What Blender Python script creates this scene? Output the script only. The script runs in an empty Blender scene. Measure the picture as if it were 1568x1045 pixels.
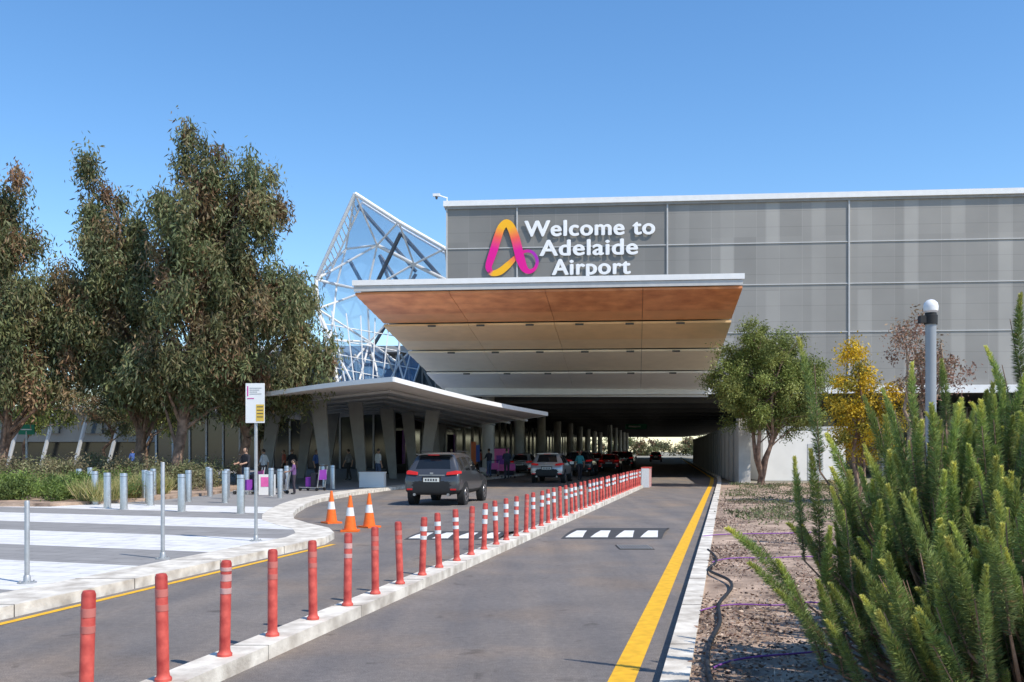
import bpy, math, random
import numpy as np
from mathutils import Vector, Matrix
random.seed(7); R=np.random.default_rng(7)
sc=bpy.context.scene
col=sc.collection
# ------------------------------------------------------------ materials
def nn(nt,t,**k):
    n=nt.nodes.new(t)
    for a,b in k.items(): setattr(n,a,b)
    return n
def pm(name,c,rough=.6,metal=0,var=.12,scale=3,bump=0,bscale=60,c2=None,spec=.4,det=6):
    if name in bpy.data.materials: return bpy.data.materials[name]
    m=bpy.data.materials.new(name); m.use_nodes=True; nt=m.node_tree; b=nt.nodes['Principled BSDF']
    tc=nn(nt,'ShaderNodeTexCoord'); no=nn(nt,'ShaderNodeTexNoise'); no.inputs['Scale'].default_value=scale; no.inputs['Detail'].default_value=det
    nt.links.new(tc.outputs['Object'],no.inputs['Vector'])
    r=nn(nt,'ShaderNodeValToRGB'); r.color_ramp.elements[0].position=.3; r.color_ramp.elements[1].position=.7
    a=[x*(1-var) for x in c]; d=[min(1,x*(1+var)) for x in (c2 or c)]
    r.color_ramp.elements[0].color=(*a,1); r.color_ramp.elements[1].color=(*d,1)
    nt.links.new(no.outputs['Fac'],r.inputs['Fac']); nt.links.new(r.outputs['Color'],b.inputs['Base Color'])
    b.inputs['Roughness'].default_value=rough; b.inputs['Metallic'].default_value=metal
    b.inputs['Specular IOR Level'].default_value=spec
    if bump:
        n2=nn(nt,'ShaderNodeTexNoise'); n2.inputs['Scale'].default_value=bscale; n2.inputs['Detail'].default_value=4
        nt.links.new(tc.outputs['Object'],n2.inputs['Vector'])
        bp=nn(nt,'ShaderNodeBump'); bp.inputs['Strength'].default_value=bump; bp.inputs['Distance'].default_value=.02
        nt.links.new(n2.outputs['Fac'],bp.inputs['Height']); nt.links.new(bp.outputs['Normal'],b.inputs['Normal'])
    return m
def glassm(name,c,rough=.05,alpha=1):
    m=pm(name,c,rough,0,.05,spec=.6); m.node_tree.nodes['Principled BSDF'].inputs['Alpha'].default_value=alpha; return m
def emis(name,c,s):
    m=pm(name,c); b=m.node_tree.nodes['Principled BSDF']; b.inputs['Emission Color'].default_value=(*c,1); b.inputs['Emission Strength'].default_value=s; return m
def attrmat(name,attr='lc',rough=.55,trans=.25,rnd=0,spec=.3):
    m=bpy.data.materials.new(name); m.use_nodes=True; nt=m.node_tree; b=nt.nodes['Principled BSDF']
    at=nn(nt,'ShaderNodeAttribute'); at.attribute_name=attr
    src=at.outputs['Color']
    if rnd:
        oi=nn(nt,'ShaderNodeObjectInfo'); mr=nn(nt,'ShaderNodeMapRange'); mr.inputs[3].default_value=1-rnd; mr.inputs[4].default_value=1+rnd
        nt.links.new(oi.outputs['Random'],mr.inputs[0])
        mx=nn(nt,'ShaderNodeVectorMath',operation='SCALE'); nt.links.new(src,mx.inputs[0]); nt.links.new(mr.outputs[0],mx.inputs['Scale']); src=mx.outputs[0]
    nt.links.new(src,b.inputs['Base Color']); b.inputs['Roughness'].default_value=rough; b.inputs['Specular IOR Level'].default_value=spec
    if trans:
        t=nn(nt,'ShaderNodeBsdfTranslucent'); nt.links.new(src,t.inputs['Color'])
        mix=nn(nt,'ShaderNodeMixShader'); mix.inputs[0].default_value=trans
        nt.links.new(b.outputs[0],mix.inputs[1]); nt.links.new(t.outputs[0],mix.inputs[2])
        nt.links.new(mix.outputs[0],nt.nodes['Material Output'].inputs['Surface'])
    return m
# ------------------------------------------------------------ mesh builder
class MB:
    def __init__(s): s.v=[];s.f=[];s.m=[];s.mats=[]
    def mi(s,m):
        if m not in s.mats: s.mats.append(m)
        return s.mats.index(m)
    def add(s,vs,fs,m):
        o=len(s.v); s.v+= [tuple(v) for v in vs]; i=s.mi(m)
        for f in fs: s.f.append([o+k for k in f]); s.m.append(i)
    def box(s,x0,x1,y0,y1,z0,z1,m,M=None):
        vs=[Vector(p) for p in [(x0,y0,z0),(x1,y0,z0),(x1,y1,z0),(x0,y1,z0),(x0,y0,z1),(x1,y0,z1),(x1,y1,z1),(x0,y1,z1)]]
        if M: vs=[M@v for v in vs]
        s.add(vs,[(3,2,1,0),(4,5,6,7),(0,1,5,4),(1,2,6,5),(2,3,7,6),(3,0,4,7)],m)
    def tube(s,p,q,r1,r2,m,n=8,cap=True):
        p=Vector(p);q=Vector(q);d=(q-p)
        if d.length<1e-6: return
        d.normalize(); a=d.orthogonal().normalized(); b=d.cross(a)
        vs=[]
        for c,r in((p,r1),(q,r2)):
            for i in range(n):
                t=2*math.pi*i/n; vs.append(c+a*math.cos(t)*r+b*math.sin(t)*r)
        fs=[(i,(i+1)%n,n+(i+1)%n,n+i) for i in range(n)]
        if cap: fs+=[tuple(range(n))[::-1],tuple(range(n,2*n))]
        s.add(vs,fs,m)
    def path(s,pts,r,m,n=6):
        for i in range(len(pts)-1):
            ra=r[i] if hasattr(r,'__len__') else r; rb=r[i+1] if hasattr(r,'__len__') else r
            s.tube(pts[i],pts[i+1],ra,rb,m,n)
    def lathe(s,c,prof,m,n=20):
        vs=[];k=len(prof)
        for r,z in prof:
            for i in range(n):
                t=2*math.pi*i/n; vs.append((c[0]+r*math.cos(t),c[1]+r*math.sin(t),c[2]+z))
        fs=[]
        for j in range(k-1):
            for i in range(n): fs.append((j*n+i,j*n+(i+1)%n,(j+1)*n+(i+1)%n,(j+1)*n+i))
        fs.append(tuple(range((k-1)*n,k*n)))
        s.add(vs,fs,m)
    def prism(s,pts,z0,z1,m,mside=None):
        n=len(pts)
        s.add([(x,y,z1) for x,y in pts],[tuple(range(n))],m)
        if z0 is not None: s.add([(x,y,z0) for x,y in pts]+[(x,y,z1) for x,y in pts],[(i,(i+1)%n,n+(i+1)%n,n+i) for i in range(n)],mside or m)
    def ribbon(s,path,o1,o2,z0,z1,m):
        P=[Vector(p) for p in path]; L=[];Q=[]
        for i,p in enumerate(P):
            t=Vector((0,0))
            if i>0: t+=(P[i]-P[i-1]).normalized()
            if i<len(P)-1: t+=(P[i+1]-P[i]).normalized()
            t.normalize(); nrm=Vector((t.y,-t.x)); L.append(p+nrm*o1); Q.append(p+nrm*o2)
        n=len(P); vs=[(p.x,p.y,z1) for p in L]+[(p.x,p.y,z1) for p in Q]
        fs=[(i,n+i,n+i+1,i+1) for i in range(n-1)]
        if z0 is not None:
            vs+=[(p.x,p.y,z0) for p in L]+[(p.x,p.y,z0) for p in Q]
            fs+=[(i,i+1,2*n+i+1,2*n+i) for i in range(n-1)]+[(n+i,3*n+i,3*n+i+1,n+i+1) for i in range(n-1)]
            fs+=[(0,2*n,3*n,n),(n-1,2*n-1,4*n-1,3*n-1)]
        s.add(vs,fs,m)
    def obj(s,name,parent=None,smooth=None,M=None):
        me=bpy.data.meshes.new(name); me.from_pydata(s.v,[],s.f)
        for m in s.mats: me.materials.append(m)
        me.polygons.foreach_set('material_index',s.m)
        if smooth:
            me.polygons.foreach_set('use_smooth',[True]*len(s.f)); me.set_sharp_from_angle(angle=math.radians(smooth))
        me.update()
        o=bpy.data.objects.new(name,me); col.objects.link(o)
        if parent: o.parent=parent
        if M: o.matrix_world=M
        return o
def empty(name,loc=(0,0,0),rz=0):
    e=bpy.data.objects.new(name,None); e.empty_display_size=.3; col.objects.link(e); e.location=loc; e.rotation_euler=(0,0,rz); return e
# ------------------------------------------------------------ foliage
def quadmesh(name,V,C,mat,parent=None):
    n=len(V); me=bpy.data.meshes.new(name)
    me.vertices.add(n*4); me.vertices.foreach_set('co',V.reshape(-1).astype(np.float32))
    me.loops.add(n*4); me.loops.foreach_set('vertex_index',np.arange(n*4,dtype=np.int32))
    me.polygons.add(n); me.polygons.foreach_set('loop_start',np.arange(0,n*4,4,dtype=np.int32))
    me.update(calc_edges=True)
    a=me.attributes.new('lc','FLOAT_COLOR','POINT')
    c4=np.ones((n,4,4),np.float32); c4[:,:,:3]=C[:,None,:] if C.ndim==2 else C
    a.data.foreach_set('color',c4.reshape(-1))
    me.materials.append(mat)
    o=bpy.data.objects.new(name,me); col.objects.link(o)
    if parent: o.parent=parent
    return o
def unit(a): return a/np.maximum(np.linalg.norm(a,axis=1,keepdims=True),1e-6)
def leafquads(p,d,L,W):
    n=len(p); s=unit(np.cross(d,R.normal(size=(n,3))))
    L=L[:,None];W=W[:,None]
    return np.stack([p,p+d*L*.45+s*W*.5,p+d*L,p+d*L*.45-s*W*.5],axis=1)
def foliage(name,cl,rad,per,L,W,droop,cols,mat,parent=None,spread=.5,jit=.25):
    cl=np.array(cl); n=len(cl); rad=np.array(rad)
    if rad.ndim==1: rad=np.tile(rad,(n,1))
    rad=rad*R.uniform(.6,1.3,(n,1))
    p=np.repeat(cl,per,0)+R.normal(size=(n*per,3))*np.repeat(rad,per,0)*spread
    d=R.normal(size=p.shape); d[:,2]-=droop; d=unit(d)
    V=leafquads(p,d,L*R.uniform(.6,1.3,len(p)),W*R.uniform(.7,1.3,len(p)))
    cols=np.array(cols); ci=R.integers(0,len(cols),n); cj=R.integers(0,len(cols),len(p))
    C=np.repeat(cols[ci],per,0)*.65+cols[cj]*.35
    C=C*np.repeat(R.uniform(.7,1.3,n),per)[:,None]*R.uniform(1-jit,1+jit,len(p))[:,None]
    return quadmesh(name,V,C,mat,parent)
def sample_ell(ells,dens):
    out=[]
    for (x,y,z,rx,ry,rz) in ells:
        n=max(4,int(dens*rx*ry*rz))
        u=unit(R.normal(size=(n,3)))*(R.uniform(0,1,n)**(1/2.6))[:,None]*R.uniform(.8,1.15,(n,1))
        out.append(np.array([x,y,z])+u*np.array([rx,ry,rz]))
    return np.concatenate(out)
MLEAF=attrmat('leaf',trans=.25)
MBARK=pm('bark',(.16,.10,.07),.9,0,.4,4,.6,25,c2=(.26,.17,.12))
MBARKL=pm('bark_pale',(.30,.22,.16),.9,0,.3,4,.4,25)
def tree(name,base,ells,dens,per,L,W,droop,cols,crad,tr=.22,bark=None,stems=1,lean=0.4,split=.35,spread=.5):
    e=empty(name,base); bark=bark or MBARK
    cl=sample_ell(ells,dens)-np.array(base)
    foliage('foliage',cl,np.array(crad),per,L,W,droop,cols,MLEAF,e,spread)
    mb=MB(); top=cl[:,2].max(); zmin=max(cl[:,2].min(),top*.15)
    ax=[]
    for s in range(stems):
        pts=[];rr=[]; ang=random.uniform(0,6.28); k=10
        cy=cl[:,1].mean()
        for i in range(k+1):
            f=i/k; z=top*.85*f
            w=.12*math.sin(f*7+s*2)+ (lean*f*math.cos(ang) if stems>1 else 0)
            near=cl[np.abs(cl[:,2]-z)<top*.15]
            tx=near[:,0].mean() if len(near) else 0
            pts.append(Vector((tx*f*.8+w,(cy*f*.8+ (lean*f*math.sin(ang) if stems>1 else 0)),z-.05))); rr.append(tr*(1-f)**.8+.025)
        mb.path(pts,rr,bark,9); ax.append((pts,rr))
    idx=R.permutation(len(cl))[:int(len(cl)*.5)]
    for i in idx:
        c=Vector(cl[i]); pts,rr=ax[i%stems]
        zt=max(zmin*split,c.z-random.uniform(.8,2.6)*top/12); f=min(.999,max(0,zt/(top*.85)))*10; j=int(f)
        a=pts[j].lerp(pts[j+1],f-j); r=min(.09*tr/.22,rr[j]*.5)
        m=a.lerp(c,.5)+Vector((0,0,(.15)*(c-a).length*.5))
        mb.path([a,m,c],[r,r*.6,.012],bark,5)
    mb.obj('trunk',e,60)
    return e
# ------------------------------------------------------------ palette
ASPH=pm('asphalt',(.172,.158,.148),.85,0,.08,1.1,.4,140,c2=(.188,.172,.160),det=12)
nt=ASPH.node_tree; b=nt.nodes['Principled BSDF']; tc=[n for n in nt.nodes if n.type=='TEX_COORD'][0]
mp=nn(nt,'ShaderNodeMapping'); mp.inputs['Rotation'].default_value=(0,0,.215); mp.inputs['Scale'].default_value=(1.5,.14,1); nt.links.new(tc.outputs['Object'],mp.inputs[0])
def rampmul(src,scale,det,p0,p1,c0,c1,vec=None,dist=0):
    n3=nn(nt,'ShaderNodeTexNoise'); n3.inputs['Scale'].default_value=scale; n3.inputs['Detail'].default_value=det; n3.inputs['Distortion'].default_value=dist
    nt.links.new(vec or tc.outputs['Object'],n3.inputs[0])
    r=nn(nt,'ShaderNodeValToRGB'); r.color_ramp.elements[0].position=p0; r.color_ramp.elements[1].position=p1
    r.color_ramp.elements[0].color=(*c0,1); r.color_ramp.elements[1].color=(*c1,1); nt.links.new(n3.outputs['Fac'],r.inputs[0])
    mx=nn(nt,'ShaderNodeVectorMath',operation='MULTIPLY'); nt.links.new(src,mx.inputs[0]); nt.links.new(r.outputs[0],mx.inputs[1]); return mx.outputs[0]
src=b.inputs['Base Color'].links[0].from_socket
src=rampmul(src,1.1,8,.35,.72,(.84,.84,.86),(1.22,1.14,1.05),mp.outputs[0])
src=rampmul(src,90,4,.3,.7,(.62,.62,.62),(1.38,1.38,1.38))
src=rampmul(src,14,8,.3,.7,(.86,.86,.86),(1.13,1.13,1.13))
src=rampmul(src,2.3,10,.28,.37,(.66,.65,.64),(1,1,1),None,.6)
src=rampmul(src,.45,7,.50,.66,(1,1,1),(1.18,1.06,.93),None,.3)
nt.links.new(src,b.inputs['Base Color'])
KERB=pm('kerb_paint',(.54,.48,.40),.8,0,.22,4,.3,40,c2=(.68,.64,.56),det=12)
CONC=pm('concrete',(.33,.32,.30),.85,0,.12,2,.2,60)
CONCL=pm('concrete_light',(.5,.49,.46),.8,0,.1,2)
YEL=pm('yellow_paint',(.76,.42,.02),.7,0,.16,9,.2,120,det=12)
WHT=pm('white_paint',(.74,.73,.70),.6,0,.1,6)
BLK=pm('black_plastic',(.02,.02,.02),.6)
RUB=pm('rubber',(.025,.025,.025),.85)
STEEL=pm('brushed_steel',(.55,.55,.54),.38,.85,.1,10)
GALV=pm('galvanised',(.42,.43,.43),.5,.5,.12,12)
GREY=pm('grey_metal_paint',(.28,.275,.265),.5,0,.1,3)
GREYL=pm('light_grey_paint',(.5,.5,.49),.5,0,.06,3)
DGREY=pm('dark_metal',(.07,.07,.072),.5,0,.1,3)
STW=pm('white_steel',(.8,.8,.79),.4,0,.04,3)
RED=pm('faded_red_plastic',(.46,.045,.038),.6,0,.25,10,c2=(.56,.10,.075),det=10)
REFL=pm('reflective_band',(.60,.36,.33),.4,0,.15,20)
REFW=pm('reflective_white',(.75,.74,.72),.35,0,.08,20)
PINKB=pm('pink_band',(.55,.17,.14))
ORG=pm('cone_orange',(.85,.15,.015),.5,0,.12,12)
SOIL=pm('soil',(.22,.15,.11),.95,0,.35,2.2,.9,35,c2=(.42,.31,.23),det=12)
MULCH=attrmat('mulch_chip',trans=0,rough=.9)
# ------------------------------------------------------------ ground
mb=MB(); gm=pm('ground_mat',(.22,.20,.15),.95,0,.2,.05,c2=(.30,.27,.2))
mb.add([(-900,-60,-.03),(900,-60,-.03),(900,1500,-.03),(-900,1500,-.03)],[(0,1,2,3)],gm); mb.obj('ground')
LK=lambda d:(-7.48+.218*d,d)
RK=lambda d:(-.47+.219*d,d)
SEP=lambda d:(-3.97+.217*d,d)
leftpath=[LK(-6),LK(3),LK(10),LK(16),LK(18.3),(-3.52,19.4),(-3.85,20.6),(-4.5,21.8),(-5.15,23.2),(-5.6,25),(-5.95,27),(-6.3,30),(-6.5,33),(-6.2,38),(-5.4,43),(-3.6,50),(-1.5,58),(1.4,72),(30,250)]
rightpath=[RK(-6),RK(3),RK(10),RK(20),RK(35),RK(46),RK(52),(13.0,62),(17.8,92),(43,250)]
n=60
def at(path,d):
    for a,b_ in zip(path,path[1:]):
        if a[1]<=d<=b_[1]:
            f=(d-a[1])/(b_[1]-a[1]); return a[0]+f*(b_[0]-a[0])
ds=[-6+ (256*(i/n)**1.6) for i in range(n+1)]; ds[-1]=250
mb=MB(); vs=[]
for d in ds: vs+=[(at(leftpath,d)-.3,d,0),(at(rightpath,d)+.1,d,0)]
fs=[(2*i,2*i+1,2*i+3,2*i+2) for i in range(n)]
mb.add(vs,fs,ASPH); mb.obj('road')
PLZ=pm('plaza_paving',(.28,.27,.26),.85,0,.1,2.5,.2,60,det=10)
nt=PLZ.node_tree; b=nt.nodes['Principled BSDF']; tc=[x for x in nt.nodes if x.type=='TEX_COORD'][0]
sx=nn(nt,'ShaderNodeSeparateXYZ'); nt.links.new(tc.outputs['Object'],sx.inputs[0])
def M(op,a,b_=None,nt=nt):
    x=nn(nt,'ShaderNodeMath',operation=op)
    for i,v in enumerate((a,b_)):
        if v is None: continue
        if isinstance(v,(int,float)): x.inputs[i].default_value=v
        else: nt.links.new(v,x.inputs[i])
    return x.outputs[0]
an=math.radians(19)
t=M('ADD',M('MULTIPLY',sx.outputs[0],math.sin(an)),M('MULTIPLY',sx.outputs[1],math.cos(an)))
stripe=M('LESS_THAN',M('FRACT',M('DIVIDE',M('ADD',t,-8.9+4.35*5),4.35)),.56)
lim=M('MULTIPLY',M('LESS_THAN',t,24.4),M('GREATER_THAN',sx.outputs[0],-17))
wn=nn(nt,'ShaderNodeTexNoise'); wn.inputs['Scale'].default_value=3; wn.inputs['Detail'].default_value=12; nt.links.new(tc.outputs['Object'],wn.inputs[0])
wr_=nn(nt,'ShaderNodeMapRange'); wr_.inputs[1].default_value=.3; wr_.inputs[2].default_value=.55; wr_.inputs[3].default_value=.68; wr_.inputs[4].default_value=1; nt.links.new(wn.outputs['Fac'],wr_.inputs[0])
fac=M('MULTIPLY',M('MULTIPLY',stripe,lim),wr_.outputs[0])
mx=nn(nt,'ShaderNodeMix',data_type='RGBA'); nt.links.new(fac,mx.inputs[0]); nt.links.new(b.inputs['Base Color'].links[0].from_socket,mx.inputs[6]); mx.inputs[7].default_value=(.72,.71,.69,1)
bk=nn(nt,'ShaderNodeTexBrick'); bk.inputs['Scale'].default_value=1; bk.inputs['Mortar Size'].default_value=.012; bk.inputs['Brick Width'].default_value=.8; bk.inputs['Row Height'].default_value=.4
mp=nn(nt,'ShaderNodeMapping'); mp.inputs['Rotation'].default_value=(0,0,an); nt.links.new(tc.outputs['Object'],mp.inputs[0]); nt.links.new(mp.outputs[0],bk.inputs['Vector'])
bk.inputs['Color1'].default_value=(1,1,1,1);bk.inputs['Color2'].default_value=(.92,.92,.92,1);bk.inputs['Mortar'].default_value=(.65,.65,.65,1)
mm=nn(nt,'ShaderNodeMix',data_type='RGBA',blend_type='MULTIPLY'); mm.inputs[0].default_value=1; nt.links.new(mx.outputs[2],mm.inputs[6]); nt.links.new(bk.outputs[0],mm.inputs[7])
nt.links.new(mm.outputs[2],b.inputs['Base Color'])
mb=MB(); vs=[]
for d in ds: vs+=[(-75,d,.126),(at(leftpath,d)-.42,d,.126)]
mb.add(vs,fs,PLZ); mb.obj('plaza_pavement')
mb=MB(); mb.ribbon(leftpath,-.75,0,-.02,.13,KERB); mb.obj('kerb')
mb=MB(); mb.ribbon(rightpath,0,.2,-.02,.13,KERB); mb.obj('kerb')
mb=MB(); sp=[SEP(-6),SEP(3),SEP(10),SEP(25),SEP(46)]; mb.ribbon(sp,-.15,.15,-.02,.12,KERB); mb.obj('median_kerb')
mb=MB(); JT=pm('kerb_joint',(.10,.09,.08),.9)
d=4
while d<48:
    for (o0,o1,fn,z) in ((-.75,0.004,LK,.133),(0-.004,.2,RK,.133),(-.154,.154,SEP,.123)):
        if fn is LK and d>18: continue
        if fn is SEP and d>45.5: continue
        x=fn(d)[0]; mb.box(x+o0,x+o1,d-.006,d+.006,.0,z,JT)
    d+=2.1
mb.obj('kerb_joints')
mb=MB(); mb.ribbon(rightpath,-.42,-.22,None,.004,YEL); mb.ribbon(leftpath[:5],.12,.22,None,.004,YEL)
mb.obj('yellow_line_marking')
HUMP=pm('hump_asphalt',(.06,.06,.062),.9,0,.2,8,.4,120)
def rd(u,d):
    a=SEP(d)[0]+.15; b_=RK(d)[0]; return (a+(b_-a)*u,d)
mb=MB()
def hump(f0,f1,fn,d0,d1,nt_):
    prof=[0,.045,.06,.045,0]; q=[]
    for i,z in enumerate(prof):
        d=d0+(d1-d0)*i/4; a=fn(f0,d);c=fn(f1,d); q+=[(a[0],d,z+.003),(c[0],d,z+.003)]
    mb.add(q,[(2*i,2*i+1,2*i+3,2*i+2) for i in range(4)],HUMP)
    for k in range(nt_):
        a=f0+(f1-f0)*(k+.12)/nt_; c=f0+(f1-f0)*(k+.82)/nt_; w=(c-a)*.2
        dA=d0+(d1-d0)*.06; dB=d0+(d1-d0)*.25; dC=d0+(d1-d0)*.47
        p=[fn(a,dA),fn(c,dA),fn(c-w*.5,dB),fn(c-w,dC),fn(a+w,dC),fn(a+w*.5,dB)]
        zz=[.02,.02,.053,.065,.065,.053]
        mb.add([(x,y,z) for (x,y),z in zip(p,zz)],[(0,1,2,5),(5,2,3,4)],WHT)
hump(.17,.76,rd,19.4,22.1,4)
def ld(u,d):
    a=LK(d)[0]; b_=SEP(d)[0]-.15; return (a+(b_-a)*u,d)
hump(.35,.9,ld,19.2,21.2,4)
mb.obj('speed_hump')
mb=MB(); GR=pm('cast_iron',(.05,.045,.04),.7,.3)
mb.box(1.9,2.52,17.3,18.1,-.01,.006,GR)
for i in range(12): mb.box(1.93+i*.049,1.955+i*.049,17.35,18.05,.006,.016,GREY)
mb.obj('drain_grate')
# ------------------------------------------------------------ garden bed right
mb=MB(); vs=[]
dd=[-6,3,8,14,20,28,36,44,50]
for d in dd: vs+=[(RK(d)[0]+.19,d,.10),(RK(d)[0]+14+d*.25,d,.13)]
mb.add(vs,[(2*i,2*i+1,2*i+3,2*i+2) for i in range(len(dd)-1)],SOIL); mb.obj('garden_bed')
N=60000
d=3+ (R.uniform(0,1,N)**1.2)*30; x=RK(d)[0]+.22+R.uniform(0,1,N)**1.3*6
p=np.stack([x,d,np.full(N,.112)+R.uniform(0,.025,N)],1)
keep=(np.sin(x*1.7+d*.6)+np.sin(d*1.1-x)+R.normal(size=N)*.7)> -.9+np.clip((d-10)/6,0,1.2)
p=p[keep]; n_=len(p); dr=R.normal(size=(n_,3)); dr[:,2]*=.25; dr=unit(dr)
V=leafquads(p,dr,R.uniform(.02,.065,n_),R.uniform(.01,.03,n_))
cc=np.array([(.38,.28,.21),(.20,.135,.10),(.09,.06,.05),(.50,.40,.32),(.27,.17,.13)])
quadmesh('mulch',V,cc[R.integers(0,5,n_)]*R.uniform(.7,1.2,n_)[:,None],MULCH)
def cur(name,pts,r,m):
    cu=bpy.data.curves.new(name,'CURVE'); cu.dimensions='3D'; cu.bevel_depth=r; s=cu.splines.new('NURBS'); s.points.add(len(pts)-1); s.use_endpoint_u=True; s.order_u=4
    for q,w in zip(s.points,pts): q.co=(*w,1)
    cu.materials.append(m); o=bpy.data.objects.new(name,cu); col.objects.link(o); return o
PUR=pm('purple_pipe',(.22,.07,.30),.6)
cur('garden_hose',[(1.3,5.8,.14),(1.36,6.9,.14),(1.62,8.2,.15),(2.0,9.2,.14),(2.1,10.2,.15),(2.55,11.3,.14),(2.75,12.2,.16),(2.5,13.4,.14),(3.1,14.2,.13),(3.2,16,.13)],.019,BLK)
cur('irrigation_pipe',[(1.9,9.9,.13),(2.3,10.4,.15),(2.7,9.95,.14),(3.2,10.6,.15),(3.5,10.1,.13),(4.4,10.5,.13)],.008,PUR)
cur('irrigation_pipe',[(1.5,7.3,.13),(1.9,7.9,.15),(2.3,7.5,.14),(2.9,8.3,.13)],.008,PUR)
cur('irrigation_pipe',[(2.9,14.2,.13),(3.3,14.9,.15),(3.8,14.3,.14),(4.3,15.1,.14),(5.2,14.8,.13)],.009,PUR)
cur('irrigation_pipe',[(3.6,18.5,.13),(4.2,19.2,.15),(5.0,18.7,.14),(6.2,19.6,.13)],.010,PUR)
cl=[]
for i in range(150):
    d=random.uniform(22,47); cl.append((RK(d)[0]+.6+random.random()**1.0*6,d,.15))
foliage('ground_cover_plants',cl,(.5,.6,.06),70,.10,.035,-.6,[(.15,.17,.07),(.20,.18,.11),(.10,.13,.05)],MLEAF)
# ------------------------------------------------------------ red bollards
def tilt(x,y,z0,ax,ay): return Matrix.Translation((x,y,z0))@Matrix.Rotation(ax,4,'X')@Matrix.Rotation(ay,4,'Y')
k=0; d=5.26
while d<45.6:
    mb=MB(); r=.043; h=.76
    white=k>=9 and k%5!=2
    bands=[(.60,.655),(.50,.545)]
    if white: bands=[(.57,.66),(.42,.50)] if k>11 else [(.58,.64),(.47,.52)]
    mb.lathe((0,0,0),[(.06,0),(.06,.02),(r+.004,.035),(r,.06),(r,h-.02),(r-.008,h),(r-.03,h+.004)],RED,16)
    bm=REFW if white else (REFL if k in(3,6,9) else PINKB)
    for a,c in bands: mb.lathe((0,0,a),[(r+.002,0),(r+.002,c-a)],bm,16)
    if k==3: mb.lathe((0,0,.68),[(r+.002,0),(r+.002,.03)],REFL,16)
    x=SEP(d)[0]
    mb.obj('flexible_bollard',None,40,tilt(x+random.uniform(-.012,.012),d,.12,random.uniform(-.035,.035),random.uniform(-.04,.04)))
    d+=.84; k+=1
mb=MB(); x,y=SEP(46.5)
for i in range(8):
    mb.box(-.18,.18,.22*i,.22*i+.22,0,.9,RED if i%2 else REFW)
    mb.box(-.2,.2,.22*i+.02,.22*i+.2,.9,.95,RED)
mb.obj('traffic_barrier',None,None,Matrix.Translation((x+.2,y,0))@Matrix.Rotation(-.21,4,'Z'))
for (x,y) in [(-11.4,27.6),(-10.7,27.0),(-8.8,26.1),(-7.0,25.3),(-10.7,29.0),(-12.6,29.6),(-11.8,31.5),(-10.3,31.2),(-9.6,33),(-10.7,34.7),(-8.6,35),(-9.8,36.2),(-14.8,33.5),(-15.5,36),(-20.5,42),(-26,48),(-9.2,40),(-8.4,43.5),(-11.2,30.2),(-12.3,33.6),(-8.9,30.4),(-7.9,33.4),(-11.6,37.4),(-7.6,41.5)]:
    mb=MB(); mb.lathe((0,0,0),[(.13,0),(.13,.012),(.1,.014),(.1,.98),(.094,1.0),(.0,1.005)],STEEL,24)
    mb.lathe((0,0,.9),[(.1005,0),(.1005,.012)],DGREY,24)
    mb.obj('steel_bollard',None,40,Matrix.Translation((x,y,.126)))
def flange(mb): 
    mb.lathe((0,0,0),[(.11,0),(.11,.015),(.045,.02),(.04,.09),(.032,.1)],GALV,16)
    for i in range(4): mb.tube((.08*math.cos(i*1.57+.7),.08*math.sin(i*1.57+.7),.01),(.08*math.cos(i*1.57+.7),.08*math.sin(i*1.57+.7),.035),.011,.011,STEEL,6)
for (x,y,h) in [(-5.94,12.0,1.0),(-5.24,14.7,1.44)]:
    mb=MB(); flange(mb); mb.lathe((0,0,.08),[(.03,0),(.03,h-.08),(.025,h-.07),(0,h-.068)],GALV,14); mb.obj('metal_post',None,40,Matrix.Translation((x,y,.126)))
mb=MB(); flange(mb); mb.lathe((0,0,.08),[(.03,0),(.03,2.75),(.0,2.76)],GALV,14)
SIGNW=pm('sign_face',(.78,.78,.76),.4,0,.03); mb.box(-.175,.175,-.045,-.035,2.12,2.83,SIGNW)
mb.box(.02,.165,-.049,-.046,2.15,2.45,pm('sign_yellow',(.75,.5,.08),.5))
PK=pm('sign_magenta',(.55,.03,.28),.5)
mb.box(-.145,-.125,-.049,-.046,2.60,2.78,PK); mb.box(-.145,-.02,-.049,-.046,2.55,2.565,PK)
for i in range(4): mb.box(-.10,.12-.04*(i%3),-.049,-.046,2.74-i*.035,2.748-i*.035,GREY)
for i in range(4): mb.box(.035,.15,-.0515,-.0495,2.40-i*.06,2.415-i*.06,DGREY)
mb.obj('information_sign',None,40,Matrix.Translation((-4.6,17.6,.126))@Matrix.Rotation(-.1,4,'Z'))
for (x,y) in [(-4.35,23.6),(-3.5,21.2),(-3.25,22.3)]:
    mb=MB(); mb.box(-.19,.19,-.19,.19,0,.04,ORG)
    pr=lambda z:.14-(z-.04)*.155
    for a,b_,m in [(.04,.34,ORG),(.34,.52,REFW),(.52,.78,ORG)]:
        mb.lathe((0,0,0),[(pr(a),a),(pr(b_),b_)],m,20)
    mb.obj('traffic_cone',None,30,Matrix.Translation((x,y,.0))@Matrix.Rotation(random.random(),4,'Z'))
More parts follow.
